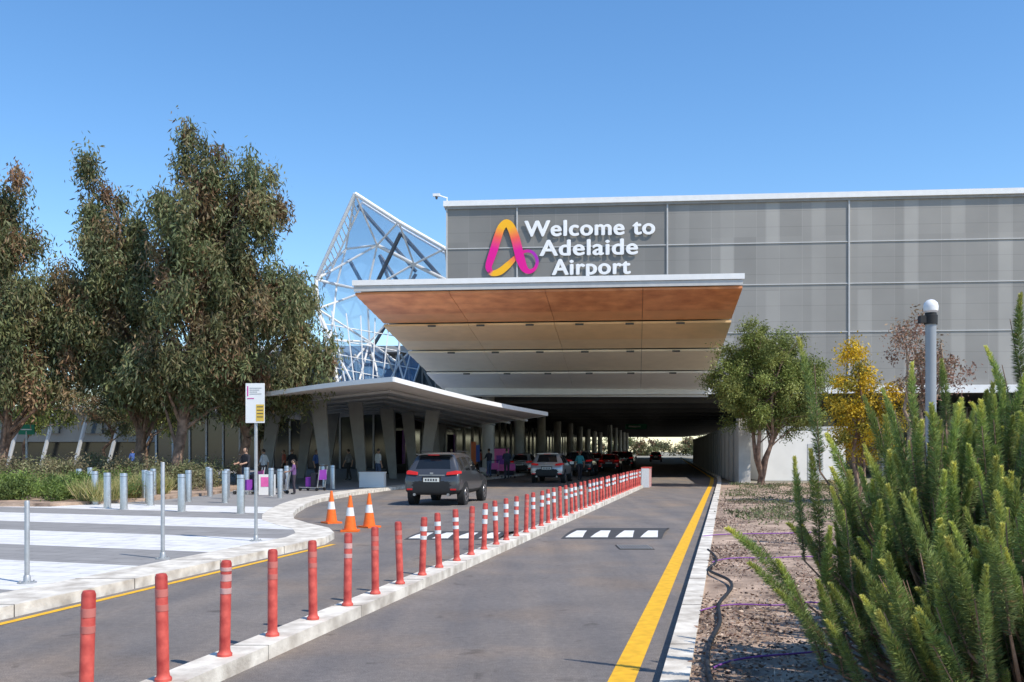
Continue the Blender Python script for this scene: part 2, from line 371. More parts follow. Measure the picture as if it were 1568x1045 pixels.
# ------------------------------------------------------------ main building
ANG=-math.atan2(3.2,35.6); FM=Matrix.Translation((-4.2,63.2,0))@Matrix.Rotation(ANG,4,'Z')
PERF=bpy.data.materials.new('perforated_metal'); PERF.use_nodes=True; nt=PERF.node_tree; b=nt.nodes['Principled BSDF']
tc=nn(nt,'ShaderNodeTexCoord'); sx=nn(nt,'ShaderNodeSeparateXYZ'); nt.links.new(tc.outputs['Object'],sx.inputs[0])
X,Z=sx.outputs[0],sx.outputs[2]
def MM(op,a,b_=None): return M(op,a,b_,nt)
def white(xs,zs,off):
    cb=nn(nt,'ShaderNodeCombineXYZ'); nt.links.new(MM('FLOOR',MM('DIVIDE',X,xs)),cb.inputs[0]); nt.links.new(MM('FLOOR',MM('DIVIDE',MM('ADD',Z,off),zs)),cb.inputs[2])
    w=nn(nt,'ShaderNodeTexWhiteNoise'); nt.links.new(cb.outputs[0],w.inputs[0]); return w.outputs[0]
w1=white(1.4,3.0,-.15); w2=white(2.8,2.9,-.15)
jx=MM('LESS_THAN',MM('FRACT',MM('DIVIDE',X,1.4)),.03)
jz=MM('LESS_THAN',MM('FRACT',MM('DIVIDE',MM('ADD',Z,.1),.99)),.035)
mr=nn(nt,'ShaderNodeMapRange'); mr.inputs[1].default_value=13.5; mr.inputs[2].default_value=17; nt.links.new(X,mr.inputs[0]); fade=mr.outputs[0]
fxx=MM('FRACT',MM('DIVIDE',MM('ADD',X,.4),2.8))
tri=MM('ABSOLUTE',MM('SUBTRACT',fxx,.5))
mr2=nn(nt,'ShaderNodeMapRange'); mr2.inputs[1].default_value=.17; mr2.inputs[2].default_value=.12; nt.links.new(tri,mr2.inputs[0])
band=MM('MULTIPLY',MM('MULTIPLY',mr2.outputs[0],fade),w2)
nz=nn(nt,'ShaderNodeTexNoise'); nz.inputs['Scale'].default_value=.22; nz.inputs['Detail'].default_value=5; nt.links.new(tc.outputs['Object'],nz.inputs[0])
v=MM('ADD',.200,MM('MULTIPLY',w1,.028))
v=MM('ADD',v,MM('MULTIPLY',band,.075)); v=MM('ADD',v,MM('MULTIPLY',jx,.03)); v=MM('SUBTRACT',v,MM('MULTIPLY',jz,.04))
v=MM('MULTIPLY',v,MM('ADD',.70,MM('MULTIPLY',nz.outputs['Fac'],.58)))
v=MM('MULTIPLY',v,MM('ADD',1.0,MM('MULTIPLY',fade,.25)))
cb2=nn(nt,'ShaderNodeCombineXYZ'); nt.links.new(v,cb2.inputs[0]); nt.links.new(MM('MULTIPLY',v,.96),cb2.inputs[1]); nt.links.new(MM('MULTIPLY',v,.885),cb2.inputs[2])
nt.links.new(cb2.outputs[0],b.inputs['Base Color']); b.inputs['Roughness'].default_value=.5
bld=empty('airport_terminal_building'); bld.matrix_world=FM
def part(mb,name,sm=None):
    o=mb.obj(name,None,sm); o.parent=bld; return o
mb=MB(); mb.box(0,78,0,34,5.8,17.3,PERF); part(mb,'facade')
mb=MB()
mb.box(-.12,78.1,-.12,34,17.3,17.46,GREY); mb.box(-.2,78.2,-.25,34.2,17.46,17.80,STW)
for x in (0,4.55,14.08,25.26,36.4,47.5,58.6): mb.box(x-.045,x+.045,-.09,-.003,5.8,17.3,GREYL)
for z in (14.75,12.15,9.15): mb.box(.05,78,-.05,-.004,z-.03,z+.03,GREYL)
mb.box(-.1,78.1,-.3,-.0,5.3,5.78,STW)
part(mb,'trim')
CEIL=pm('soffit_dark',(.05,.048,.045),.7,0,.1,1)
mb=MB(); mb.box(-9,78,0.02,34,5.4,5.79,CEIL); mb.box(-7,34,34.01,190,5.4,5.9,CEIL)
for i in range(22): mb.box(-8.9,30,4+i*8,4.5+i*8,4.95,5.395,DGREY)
part(mb,'soffit')
mb=MB(); LMP=emis('downlight',(1,.93,.8),6)
for i in range(20):
    for x in (5.5,9.5,13.5): 
        mb.box(x-.12+i*.45,x+.12+i*.45,2+i*8,2.3+i*8,5.37,5.399,LMP)
part(mb,'downlights')
mb=MB()
for i in range(9):
    y=66+i*14; x=-1.6+.157*(y-66)
    mb.lathe((x,y,0),[(.42,.1),(.42,5.4)],CONCL,20)
    if i>3: mb.lathe((x+5.6,y+6,0),[(.3,.1),(.3,5.4)],GREYL,16)
for x,y in [(24,63),(34,62.5),(44,61),(20,72),(30,74)]: mb.box(x-.3,x+.3,y-.3,y+.3,0,5.38,CONCL)
o=mb.obj('columns',None,40); o.parent=bld; o.matrix_parent_inverse=FM.inverted()
mb=MB(); rw=[(11.75,50.5),(13.35,62),(18.2,92),(24,130)]
mb.ribbon(rw,0,.3,0,3.05,GREYL)
mb.ribbon(rw,-.03,.33,3.05,3.2,CONCL)
for i in range(26):
    d=51+i*3; f=(at(rw,d)); mb.box(f-.06,f-.0,d-.06,d+.06,0,3.04,GREY)
mb.box(11.55,12.15,49.9,50.5,0,3.4,CONCL)
mb.obj('side_wall')
mb=MB(); WW=pm('white_render',(.72,.70,.66),.7,0,.06,1)
mb.box(14.6,19.4,57.0,57.3,0,3.0,WW); mb.box(14.5,19.5,56.95,57.35,3.0,3.15,GREYL); mb.box(14.6,14.9,57.3,62,0,3.0,WW)
mb.box(17.2,18.1,56.97,56.995,.05,2.15,GREYL)
mb.obj('white_wall')
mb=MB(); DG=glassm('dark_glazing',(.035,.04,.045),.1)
mb.box(20,70,82,82.3,0,5.3,DG)
for i in range(34): mb.box(20+i*1.5,20.1+i*1.5,81.9,81.99,0,5.3,GREYL)
mb.box(20,70,81.85,81.98,2.4,2.6,WW)
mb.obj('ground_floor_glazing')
sg=empty('airport_welcome_sign'); sg.matrix_world=FM
SW=pm('sign_white',(.85,.85,.85),.45,0,.02)
def txt(s,x0,x1,z,cap):
    for j,(dx,dz) in enumerate([(0,0),(.055,0),(-.055,0),(0,.03),(0,-.03),(.03,.02),(-.03,-.02)]):
        cu=bpy.data.curves.new(s,'FONT'); cu.body=s; cu.size=1; cu.extrude=.012; cu.materials.append(SW); cu.space_character=1.08
        o=bpy.data.objects.new('letters_'+s.lower().replace(' ','_'),cu); col.objects.link(o)
        bpy.context.view_layer.update(); w=o.dimensions.x; lo=min(v[0] for v in o.bound_box)
        sxx=(x1-x0-.11)/w; o.scale=(sxx,cap/.72,1); o.parent=sg; o.rotation_euler=(math.pi/2,0,0); o.location=(x0+.055-lo*sxx+dx,-.125-j*.003,z+dz)
txt('Welcome to',5.01,13.31,15.44,1.02); txt('Adelaide',5.98,12.24,14.19,1.02); txt('Airport',6.77,11.78,12.96,1.02)
ctrl=[(.05,.06,'m',.10),(.10,.015,'y',.10),(.24,.05,'y',.13),(.40,.17,'y',.12),(.56,.32,'o',.075),(.72,.42,'m',.055),(.88,.40,'p',.055),(.97,.25,'p',.06),(.93,.10,'m',.06),(.82,.04,'m',.085),(.72,.10,'m',.13),(.65,.26,'m',.165),(.60,.45,'m',.165),(.54,.68,'o',.165),(.46,.88,'y',.15),(.37,.965,'y',.13),(.27,.88,'y',.14),(.20,.70,'o',.15),(.13,.48,'m',.15),(.06,.28,'m',.14),(.02,.14,'m',.12),(.05,.06,'m',.10)]
cm={'y':(.95,.48,.02),'o':(.9,.12,.08),'m':(.75,.01,.28),'p':(.40,.03,.42)}
n=len(ctrl)
def cr(a,b_,c,d_,t): return .5*((2*b_)+(-a+c)*t+(2*a-5*b_+4*c-d_)*t*t+(-a+3*b_-3*c+d_)*t**3)
samp=[]
for i in range(n-1):
    q=[ctrl[(i-1) if i>0 else n-2],ctrl[i],ctrl[i+1],ctrl[(i+2) if i+2<n else 1]]
    for s in range(8):
        t=s/8; x=cr(*[k_[0] for k_ in q],t); z=cr(*[k_[1] for k_ in q],t); w=q[1][3]*(1-t)+q[2][3]*t
        c=[cm[q[1][2]][j]*(1-t)+cm[q[2][2]][j]*t for j in range(3)]; samp.append((x,z,w,c))
samp.append(samp[0])
V=[];C=[]
for i in range(len(samp)-1):
    def ed(k_):
        a=samp[max(0,k_-1)];c=samp[min(len(samp)-1,k_+1)]; dx=(c[0]-a[0])*3.2;dz=(c[1]-a[1])*3.4; l=math.hypot(dx,dz) or 1
        s=samp[k_]; w=s[2]*1.7; X0=2.62+s[0]*3.2; Z0=13.1+s[1]*3.3; yy=-.10-.08*k_/len(samp)
        return (X0-dz/l*w,yy,Z0+dx/l*w),(X0+dz/l*w,yy,Z0-dx/l*w)
    a,b1=ed(i);c1,d1=ed(i+1); V.append([a,b1,d1,c1]); C.append([samp[i][3]]*2+[samp[i+1][3]]*2)
V=np.array(V)
V[:,:,0]=2.52+(V[:,:,0]-V[:,:,0].min())/(V[:,:,0].max()-V[:,:,0].min())*3.43
V[:,:,2]=12.93+(V[:,:,2]-V[:,:,2].min())/(V[:,:,2].max()-V[:,:,2].min())*3.62
lg=quadmesh('logo',V,np.array(C),attrmat('logo_paint',trans=0,rough=.4)); lg.parent=sg
mb=MB(); mb.tube((0,0,17.8),(0,0,18.1),.04,.04,STW); mb.tube((0,0,18.05),(-.5,-.3,18.15),.04,.04,STW); mb.box(-.85,-.4,-.42,-.24,18.08,18.25,STW); mb.tube((-.62,-.32,18.05),(-.62,-.32,17.9),.09,.06,DGREY)
mb.obj('security_camera',None,None,FM)
# ------------------------------------------------------------ entrance canopy
cp=MB()
FL=Vector((-7.13,44.4,9.0));FR=Vector((10.04,42.65,9.0));BL=Vector((-4.4,64,5.62));BR=Vector((12.4,62,5.5))
W1=pm('timber_soffit_dark',(.60,.215,.09),.45,0,.14,1.2,c2=(.74,.32,.14)); W1b=pm('timber_soffit_mid',(.74,.34,.15),.45,0,.1,1.2)
W2=pm('timber_soffit_tan',(.88,.60,.32),.45,0,.06,1.5); W2b=pm('timber_soffit_tan_light',(.90,.68,.42),.45,0,.05,1.5)
W3=pm('soffit_cream',(.93,.82,.64),.45,0,.04,1.5); W4=pm('soffit_pale',(.94,.91,.86),.45,0,.03,1.5)
def cpt(u,f,dz=0):
    return (FL.lerp(FR,u)).lerp(BL.lerp(BR,u),f)+Vector((0,0,dz))
fr=[0.004,.25,.50,.735,.99]; mats=[W1,W2,W3,W4]
for i in range(4):
    f0,f1=fr[i],fr[i+1]-.004
    ns=[6,5,4,3][i]
    for s in range(ns):
        m=mats[i]
        if i==0 and s>=4: m=W1b
        if i==1 and s>=3: m=W2b
        a=f0+(f1-f0)*s/ns; c=f0+(f1-f0)*(s+1)/ns-.0012
        za=-.16+.17*(s/ns); zb=-.16+.17*((s+1)/ns)
        for u0 in range(4):
            ua=u0/4+(.0012 if u0 else 0); ub=(u0+1)/4
            vs=[cpt(ua,a,za),cpt(ub,a,za),cpt(ub,c,zb-.035),cpt(ua,c,zb-.035)]; vs+=[v_+Vector((0,0,.10)) for v_ in vs]
            cp.add(vs,[(0,1,2,3)[::-1],(4,5,6,7),(0,1,5,4),(1,2,6,5),(2,3,7,6),(3,0,4,7)],m)
vs=[cpt(0,.0,.26),cpt(1,.0,.26),cpt(1,.99,.26),cpt(0,.99,.26)]; vs+=[v_+Vector((0,0,.2)) for v_ in vs]
cp.add(vs,[(3,2,1,0),(4,5,6,7),(0,1,5,4),(1,2,6,5),(2,3,7,6),(3,0,4,7)],GREY)
def beam(a,b_,w,h,m):
    a=Vector(a);b_=Vector(b_);t=(b_-a).normalized(); s=Vector((t.y,-t.x,0)).normalized()*w/2; u=Vector((0,0,h/2))
    vs=[a-s-u,a+s-u,a+s+u,a-s+u,b_-s-u,b_+s-u,b_+s+u,b_-s+u]
    cp.add(vs,[(0,1,2,3),(7,6,5,4),(0,4,5,1),(1,5,6,2),(2,6,7,3),(3,7,4,0)],m)
beam(cpt(-.004,-.006,.30),cpt(1.004,-.006,.30),.14,.24,STW)
beam(cpt(0,-.004,.05),cpt(1,-.004,.05),.10,.24,GREYL)
beam(cpt(0,.996,-.1),cpt(1,.996,-.1),.2,.55,STW)
for j in range(1,7):
    u=j/7
    for i in range(1,4): 
        q=cpt(u,fr[i],-.10); cp.box(q.x-.2,q.x+.2,q.y-.16,q.y-.06,q.z-.12,q.z-.04,DGREY)
cp.obj('entrance_canopy')
# ------------------------------------------------------------ walkway shelter
sh=MB(); SOF=pm('shelter_soffit',(.68,.63,.57),.6,0,.06,1)
P0,P1,P2,P3=Vector((-17,50,4.25)),Vector((-10.3,42,4.13)),Vector((-4.6,38,4.45)),Vector((1.8,50,3.55))
B1,B2,B3=Vector((-17,80,4.2)),Vector((-11,80,4.8)),Vector((-6,85,3.5))
def slab(q,m1,m2,t=.22):
    up=Vector((0,0,t)); n=len(q); vs=list(q)+[x_+up for x_ in q]
    sh.add(vs,[tuple(range(n))],m1); sh.add(vs,[tuple(range(n,2*n))],m2)
def grid(a,b_,c,d_,nu,nv,bulge,m1,m2,t=.06):
    vs=[]
    for j in range(nv+1):
        for i in range(nu+1):
            u=i/nu; w=j/nv; p=a.lerp(b_,u).lerp(d_.lerp(c,u),w)+Vector((0,0,bulge*math.sin(math.pi*u))); vs.append(p)
    f=[(j*(nu+1)+i,j*(nu+1)+i+1,(j+1)*(nu+1)+i+1,(j+1)*(nu+1)+i) for j in range(nv) for i in range(nu)]
    sh.add(vs,f,m1); sh.add([v_+Vector((0,0,t+.06)) for v_ in vs],f,m2)
    return vs,nu,nv
g1=grid(P1,P2,B2,B1,8,6,.06,SOF,STW); g2=grid(P2,P3,B3,B2,10,6,-.10,SOF,STW)
slab([P0,P1,B1],SOF,STW,.12)
def fas(vs):
    for a,b_ in zip(vs,vs[1:]):
        t=(b_-a).normalized(); s=Vector((t.y,-t.x,0)).normalized()*.04
        a0=a-Vector((0,0,.03));b0=b_-Vector((0,0,.03));u=Vector((0,0,.19))
        v8=[a0-s,a0+s,a0+s+u,a0-s+u,b0-s,b0+s,b0+s+u,b0-s+u]
        sh.add(v8,[(0,1,2,3),(7,6,5,4),(0,4,5,1),(1,5,6,2),(2,6,7,3),(3,7,4,0)],STW)
fas(g1[0][:9]); fas(g2[0][:11]); fas([P0,P1]); fas([P3.lerp(B3,i/4) for i in range(5)])
for w in [i/8 for i in range(1,8)]:
    for a,b_,c,d_ in ((P1,P2,B2,B1),(P2,P3,B3,B2)):
        p=a.lerp(d_,w);q=b_.lerp(c,w); dn=Vector((0,0,-.12)); sh.tube(p+dn,q+dn,.07,.07,GREYL,6)
def scol(x,y,zt,lean,wb=.42,wt=.78):
    vs=[]
    for yy in(-.14,.14): vs+=[(x-wb/2,y+yy,.1),(x+wb/2,y+yy,.1),(x+lean+wt/2,y+yy,zt),(x+lean-wt/2,y+yy,zt)]
    sh.add(vs,[(0,1,2,3),(7,6,5,4),(0,4,5,1),(1,5,6,2),(2,6,7,3),(3,7,4,0)],GREY)
for (x,y,zt,l) in [(-9.0,47.7,4.35,-.45),(-8.0,52.5,4.35,-.4),(-6.9,57,4.2,-.4),(-6.1,61,4.15,-.4),(-5.0,66,3.9,-.4),(-12.6,50,4.2,.5),(-12.5,58,4.3,.5),(-4.9,54,3.95,.55),(-12.5,66,4.3,.5),(-5.6,73,3.9,.4)]: scol(x,y,zt,l)
sh.obj('walkway_shelter')
# ------------------------------------------------------------ atrium truss
tr=MB()
GL=glassm('atrium_glass',(.18,.36,.62),.08,.42)
A=Vector((-11.7,73,20.9));B=Vector((-8.45,73,18.8));C_=Vector((-5,73,16.8));L_=Vector((-15,75,14.85));L2=Vector((-14.9,75,12.6))
M1=Vector((-10.6,77,17.9));M2=Vector((-7.7,77,16.4));M3=Vector((-4.9,77,15.0))
D1=Vector((-11.4,77,14.3));D2=Vector((-8.8,77,12.9));D3=Vector((-6.3,77,11.4));N1=Vector((-13.9,75,10.2));N2=Vector((-13.4,75,7))
E1=Vector((-11.2,77,10.3));E2=Vector((-8.9,77,8.6));G1=Vector((-11.9,75,6.3));G2=Vector((-9.9,75,6.0));G3=Vector((-7.9,75,5.8));K1=Vector((-12.9,76,17.4));K2=Vector((-13.6,76,14.6))
big=[(A,L_),(A,B),(B,C_),(L_,L2),(L2,N1),(N1,N2),(M1,M2),(M2,M3)]
for a,b_ in big: tr.tube(a,b_,.15,.15,STW,8)
off=Vector((.35,1.2,-.35))
for a,b_ in big[:3]: tr.tube(a+off,b_+off,.09,.09,STW,6)
for k_ in range(14):
    f=k_/14; a=A.lerp(L_,f); b_=(A+off).lerp(L_+off,f+.05); tr.tube(a,b_,.05,.05,STW,5)
sm=[(A,M1),(B,M1),(B,M2),(C_,M2),(C_,M3),(L_,M1),(L_,D1),(M1,D1),(M2,D1),(M2,D2),(M3,D2),(D1,D2),(D2,D3),(M3,D3),(L2,D1),(L2,E1),(D1,E1),(D2,E1),(D2,E2),(D3,E2),(N1,E1),(E1,E2),(N2,E1),(E1,G1),(E1,G2),(E2,G2),(E2,G3),(L_,K1),(K1,M1),(K1,K2),(K2,D1),(A,K1),(L_,K2),(K2,N1),(N1,G1),(D3,G3)]
for a,b_ in sm: tr.tube(a,b_,.085,.085,STW,6)
for i in range(9):
    f=i/8; a=L2.lerp(D3,f); b_=N2.lerp(G3,f); tr.tube(a+Vector((0,-.2,0)),b_+Vector((0,-.2,0)),.05,.05,STW,5)
for i in range(1,5):
    f=i/5; tr.tube(L2.lerp(N2,f),D3.lerp(G3,f),.04,.04,STW,5)
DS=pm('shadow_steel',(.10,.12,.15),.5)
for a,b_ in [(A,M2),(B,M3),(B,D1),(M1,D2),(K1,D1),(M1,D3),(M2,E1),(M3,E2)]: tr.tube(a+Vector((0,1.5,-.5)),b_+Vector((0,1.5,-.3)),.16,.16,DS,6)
for q in [(A,K1,M1),(A,M1,B),(B,M2,C_),(B,M1,M2),(K1,L_,K2),(K1,K2,D1,M1),(M1,D1,D2,M2),(L_,L2,D1),(D1,L2,N1,E1),(D1,E1,D2),(C_,M2,M3),(M2,D2,D3,M3),(N1,N2,G1,E1),(E1,G1,G2,E2),(E2,G2,G3,D3)]:
    tr.add([v_+Vector((0,.25,0)) for v_ in q],[tuple(range(len(q)))],GL)
tr.obj('glass_atrium_truss',None,50)
tm=MB(); GLB=glassm('terminal_glass',(.09,.12,.15),.1); CR=pm('terminal_panels',(.30,.285,.26),.6,0,.08,.6)
tm.box(-30,-4.4,80,130,5.5,9.6,CR); tm.box(-29.9,-4.5,79.7,79.99,6.6,8.6,GLB); tm.box(-31,-4.2,78,131,9.6,10.1,GREYL)
for i in range(24): tm.box(-29.8+i*1.07,-29.7+i*1.07,79.4,79.69,5.6,9.5,GREYL)
tm.box(-31,-4.45,79.2,130,5.0,5.49,GREYL)
tm.box(-32,-7.5,88,88.3,0,4.98,DG)
for i in range(18): tm.box(-32+i*1.5,-31.85+i*1.5,87.8,87.99,0,4.98,GREYL)
for i in range(8):
    x=-13+i*1.2; tm.tube((x,78,5.4),(x-1.6,76,9.2),.1,.1,GREYL,6)
tm.obj('terminal_wing')
tm=MB(); tm.box(-95,-33,95,120,2.6,5.6,CR); tm.box(-96,-28,92,121,5.6,5.95,GREYL); tm.box(-94,-33,98,120,0,2.59,DG)
for i in range(20): 
    x=-93+i*3.2; tm.tube((x,93.5,.1),(x+1.4,93.5,5.6),.2,.2,GREYL,6)
for i in range(14): tm.box(-92+i*4.2,-90+i*4.2,94.6,94.99,3.4,4.8,GLB)
tm.obj('terminal_west_wing')
gw=MB(); g=[(-8.5,68),(-6.6,80),(6,160),(18,235)]
gw.ribbon(g,-.3,0,0,5.3,DG)
for i in range(36):
    d=69+i*4; x=at(g,d); gw.box(x-.02,x+.14,d-.08,d+.08,.1,5.3,GREYL)
POS=pm('purple_poster',(.22,.04,.32),.5); POS2=pm('pink_poster',(.7,.12,.35),.5)
for d,m in ((71,POS),(79,POS2),(88,POS)): x=at(g,d); gw.box(x+.15,x+.2,d-.9,d+.9,.8,3.2,m)
gw.obj('forecourt_glazing')
mb=MB(); mb.box(-.55,.55,-.06,.06,.25,1.75,POS2); mb.box(-.6,.6,-.08,.08,1.75,1.82,DGREY); mb.box(-.6,-.5,-.09,.09,0,1.75,DGREY); mb.box(.5,.6,-.09,.09,0,1.75,DGREY); mb.box(-.35,.35,-.07,-.061,.7,1.3,POS)
mb.obj('advertising_board',None,None,Matrix.Translation((-.7,66,.126)))
mb=MB(); mb.box(-.55,.55,-.35,.35,0,.62,WW); mb.box(-.57,.57,-.37,.37,.62,.68,WW); mb.box(-.5,.5,-.3,.3,.68,.70,SOIL); mb.obj('concrete_block',None,None,Matrix.Translation((-6.2,43.6,.126)))
mb=MB(); mb.tube((0,0,0),(0,0,2.3),.03,.02,GALV); mb.box(.02,.35,-.01,.01,.7,2.2,pm('flag_orange',(.6,.15,.05))); mb.box(.35,.6,-.01,.01,.9,2.0,pm('flag_blue',(.05,.1,.35))); mb.obj('banner_flag',None,None,Matrix.Translation((-2.7,64,.126)))
mb=MB(); GN=pm('green_sign',(.02,.22,.12)); mb.tube((0,0,0),(0,0,2.5),.05,.05,GALV); mb.box(-.35,.35,-.04,.04,2.35,2.8,GN); mb.box(-.25,.25,-.05,-.041,2.55,2.6,WHT); mb.obj('direction_sign',None,None,Matrix.Translation((-21.8,44,.12)))
mb=MB(); mb.box(-1.2,1.2,-.06,.06,4.2,4.8,GN); mb.box(-.9,.5,-.08,-.061,4.4,4.6,WHT); mb.tube((-1,0,4.8),(-1,0,5.4),.04,.04,DGREY); mb.tube((1,0,4.8),(1,0,5.4),.04,.04,DGREY); mb.obj('hanging_sign',None,None,Matrix.Translation((14.2,112,0)))
mb=MB(); LP=pm('lamp_pole',(.30,.32,.34),.45,.2,.06)
mb.lathe((0,0,0),[(.16,0),(.16,.03),(.085,.04),(.085,3.72)],LP,24)
mb.lathe((0,0,3.70),[(.105,0),(.108,.15),(.09,.16),(.09,.19)],BLK,24)
mb.lathe((0,0,3.89),[(.09,0),(.115,.03),(.12,.10),(.105,.16),(.06,.205),(.01,.22)],pm('frosted_lens',(.75,.75,.75),.25,0,.03),24)
mb.box(-.19,-.09,-.06,.06,3.72,3.84,BLK)
mb.obj('street_lamp',None,35,Matrix.Translation((6.84,16,.11)))
# ------------------------------------------------------------ cars
TL=emis('tail_light',(.45,.01,.01),.25); GLS=glassm('car_glass',(.012,.014,.016),.04)
PLT=pm('number_plate',(.65,.65,.6),.4); RIM=pm('alloy',(.35,.35,.36),.3,.8)
def car(name,loc,rz,paint,Lc=4.55,H=1.70,Wd=.92,suv=True):
    e=empty(name,loc,rz)
    hs=H/1.70
    S=[(0.00,.78,.42,.50,.66,.74,.66,.80),(.05,.88,.36,.48,.70,.90,.76,.94),(.12,.905,.34,.48,.74,1.02,.80,1.06),
     (.20,.91,.34,.48,.76,1.07,.80,1.13),(.40,.915,.34,.48,.78,1.09,.70,1.46),(.48,.915,.34,.48,.78,1.09,.67,1.58),(.55,.915,.34,.48,.78,1.09,.66,1.645),(.95,.92,.33,.48,.78,1.07,.66,1.69),(1.02,.92,.33,.48,.78,1.065,.66,1.695),
     (1.85,.92,.30,.46,.78,1.04,.66,1.705),(1.95,.92,.30,.46,.78,1.035,.66,1.70),(2.55,.92,.30,.46,.76,1.0,.66,1.66),(2.75,.92,.30,.46,.76,.99,.66,1.60),
     (3.35,.92,.32,.46,.76,.97,.76,1.06),(3.5,.915,.32,.46,.75,.95,.78,1.02),(4.15,.90,.34,.46,.72,.86,.74,.92),(4.42,.86,.36,.46,.66,.76,.66,.80),(4.55,.74,.42,.5,.6,.66,.55,.68)]
    vs=[]
    for (y,w,zb,z1,z2,bl,wr,tp) in S:
        y*=Lc/4.55; w*=Wd/.92; wr*=Wd/.92
        h=[(0,zb),(w*.86,zb),(w*.985,z1),(w,z2),(w*.965,bl),(wr,tp-.07 if tp-bl>.2 else (bl+tp)/2+.01),(wr-.12,tp-.015),(0,tp)]
        h=[(a,z*hs) for a,z in h]
        vs+=[(a,y,z) for a,z in h]+[(-a,y,z) for a,z in h[-2:0:-1]]
    mbb=MB(); n=14; ns=len(S)
    for i in range(ns-1):
        for k_ in range(n):
            kk=k_ if k_<7 else 13-k_
            m=paint
            if kk<=1: m=BLK
            if kk==4 and i in (6,8,10,11,12) : m=GLS
            if kk==4 and i in (5,7,9): m=BLK
            if kk==6 and i in (3,4): m=GLS
            if kk in(5,6) and i==12: m=GLS
            a=i*n+k_; b_=i*n+(k_+1)%n
            mbb.f.append([a,b_,b_+n,a+n]); mbb.m.append(mbb.mi(m))
    mbb.v=vs; mbb.f.append(list(range(n))[::-1]); mbb.m.append(mbb.mi(BLK)); mbb.f.append(list(range((ns-1)*n,ns*n))); mbb.m.append(mbb.mi(paint))
    o=mbb.obj('body',e,180)
    md=o.modifiers.new('s','SUBSURF'); md.levels=2; md.render_levels=2
    d_=MB(); q=Lc/4.55; W=Wd
    for yy in (.88*q,3.62*q):
        for s in (-1,1):
            d_.tube((s*(W-.20),yy,.36),(s*(W+.004),yy,.36),.41,.40,BLK,28)
            d_.tube((s*(W-.22),yy,.345),(s*(W+.015),yy,.345),.345,.335,RUB,28)
            d_.tube((s*(W+.0),yy,.345),(s*(W+.022),yy,.345),.235,.225,RIM,24)
            d_.tube((s*(W+.0),yy,.345),(s*(W+.026),yy,.345),.05,.05,BLK,10)
            for a in range(5):
                t=a*1.2566+.6; c1=Vector((s*(W+.024),yy+math.cos(t)*.14,.345+math.sin(t)*.14)); d_.tube(c1,c1+Vector((s*.002,0,0)),.042,.042,BLK,8)
    for s in (-1,1):
        vs=[(s*.48*W/.92,.045,.98*hs),(s*.82*W/.92,.075,1.0*hs),(s*.895*W/.92,.32,1.03*hs),(s*.885*W/.92,.34,1.10*hs),(s*.80*W/.92,.115,1.115*hs),(s*.50*W/.92,.09,1.07*hs)]
        vs=[(a,y-.02,z) if abs(a)<.85 else (a+s*.02,y,z) for a,y,z in vs]
        back=[(a*.93,y+.1,z) for a,y,z in vs]
        d_.add(vs+back,[(0,1,4,5),(1,2,3,4),(0,6,7,1),(1,7,8,2),(2,8,9,3),(3,9,10,4),(4,10,11,5),(5,11,6,0)],TL)
        d_.box(min(s*.62,s*.8),max(s*.62,s*.8),.0,.03,.50*hs,.55*hs,TL)
        d_.tube((s*.55,-.02,.36),(s*.55,.2,.36),.045,.045,RIM,12)
        d_.box(min(s*(W-.03),s*(W+.19)),max(s*(W-.03),s*(W+.19)),3.0*q,3.14*q,1.02*hs,1.17*hs,paint)
    d_.box(-.26,.26,-.005,.03,.76*hs,.89*hs,PLT); d_.box(-.30,.30,.005,.06,.74*hs,.93*hs,BLK)
    for i in range(5): d_.box(-.2+i*.085,-.15+i*.085,-.009,-.0055,.79*hs,.86*hs,DGREY)
    d_.box(-.42,.42,.055,.09,.955*hs,.985*hs,RIM if suv else paint)
    d_.box(-.05,.05,.03,.06,1.0*hs,1.06*hs,RIM)
    d_.box(-.60*W/.92,.60*W/.92,.34,.58,1.615*hs,1.645*hs,paint)
    d_.tube((.0,.25,1.16*hs),(.28,.29,1.22*hs),.012,.01,BLK,6)
    if suv:
        for s in (-1,1): d_.tube((s*.60*W/.92,.9,1.73*hs),(s*.60*W/.92,2.5,1.72*hs),.018,.018,BLK,6)
    d_.box(-.18,.18,.3,.33,1.60*hs,1.62*hs,TL)
    d_.obj('details',e,35)
    return e
def paint(name,c,metal=.4):
    m=pm(name,c,.28,metal,.03,3); b=m.node_tree.nodes['Principled BSDF']; b.inputs['Coat Weight'].default_value=.6; b.inputs['Coat Roughness'].default_value=.05; return m
PG=paint('paint_grey',(.07,.073,.08)); PS=paint('paint_silver',(.5,.5,.5),.5); PD=paint('paint_dark',(.03,.032,.04)); PR=paint('paint_red',(.35,.02,.02),.2); PW=paint('paint_white',(.7,.7,.7),0)
hd=-math.atan(.19)
car('parked_car',(-2.55,30.9,0),hd,PG)
car('parked_car',(1.85,52.5,0),hd,PS,4.5,1.65,.90)
car('parked_car',(4.5,66,0),-.17,PD,4.7,1.75)
car('parked_car',(.55,70,0),-.17,PS,4.4,1.55,.88,False)
car('parked_car',(7.9,80,0),-.17,PR,4.4,1.5,.88,False)
car('parked_car',(5.4,86,0),-.17,PG,4.4,1.6)
car('parked_car',(11.0,96,0),-.17,PD,4.5,1.7)
car('parked_car',(8.6,101,0),-.17,PR,4.5,1.5,.88,False)
car('parked_car',(12.5,118,0),-.17,PW,4.5,1.7)
car('parked_car',(22.0,150,0),-.17,PD,4.5,1.6)
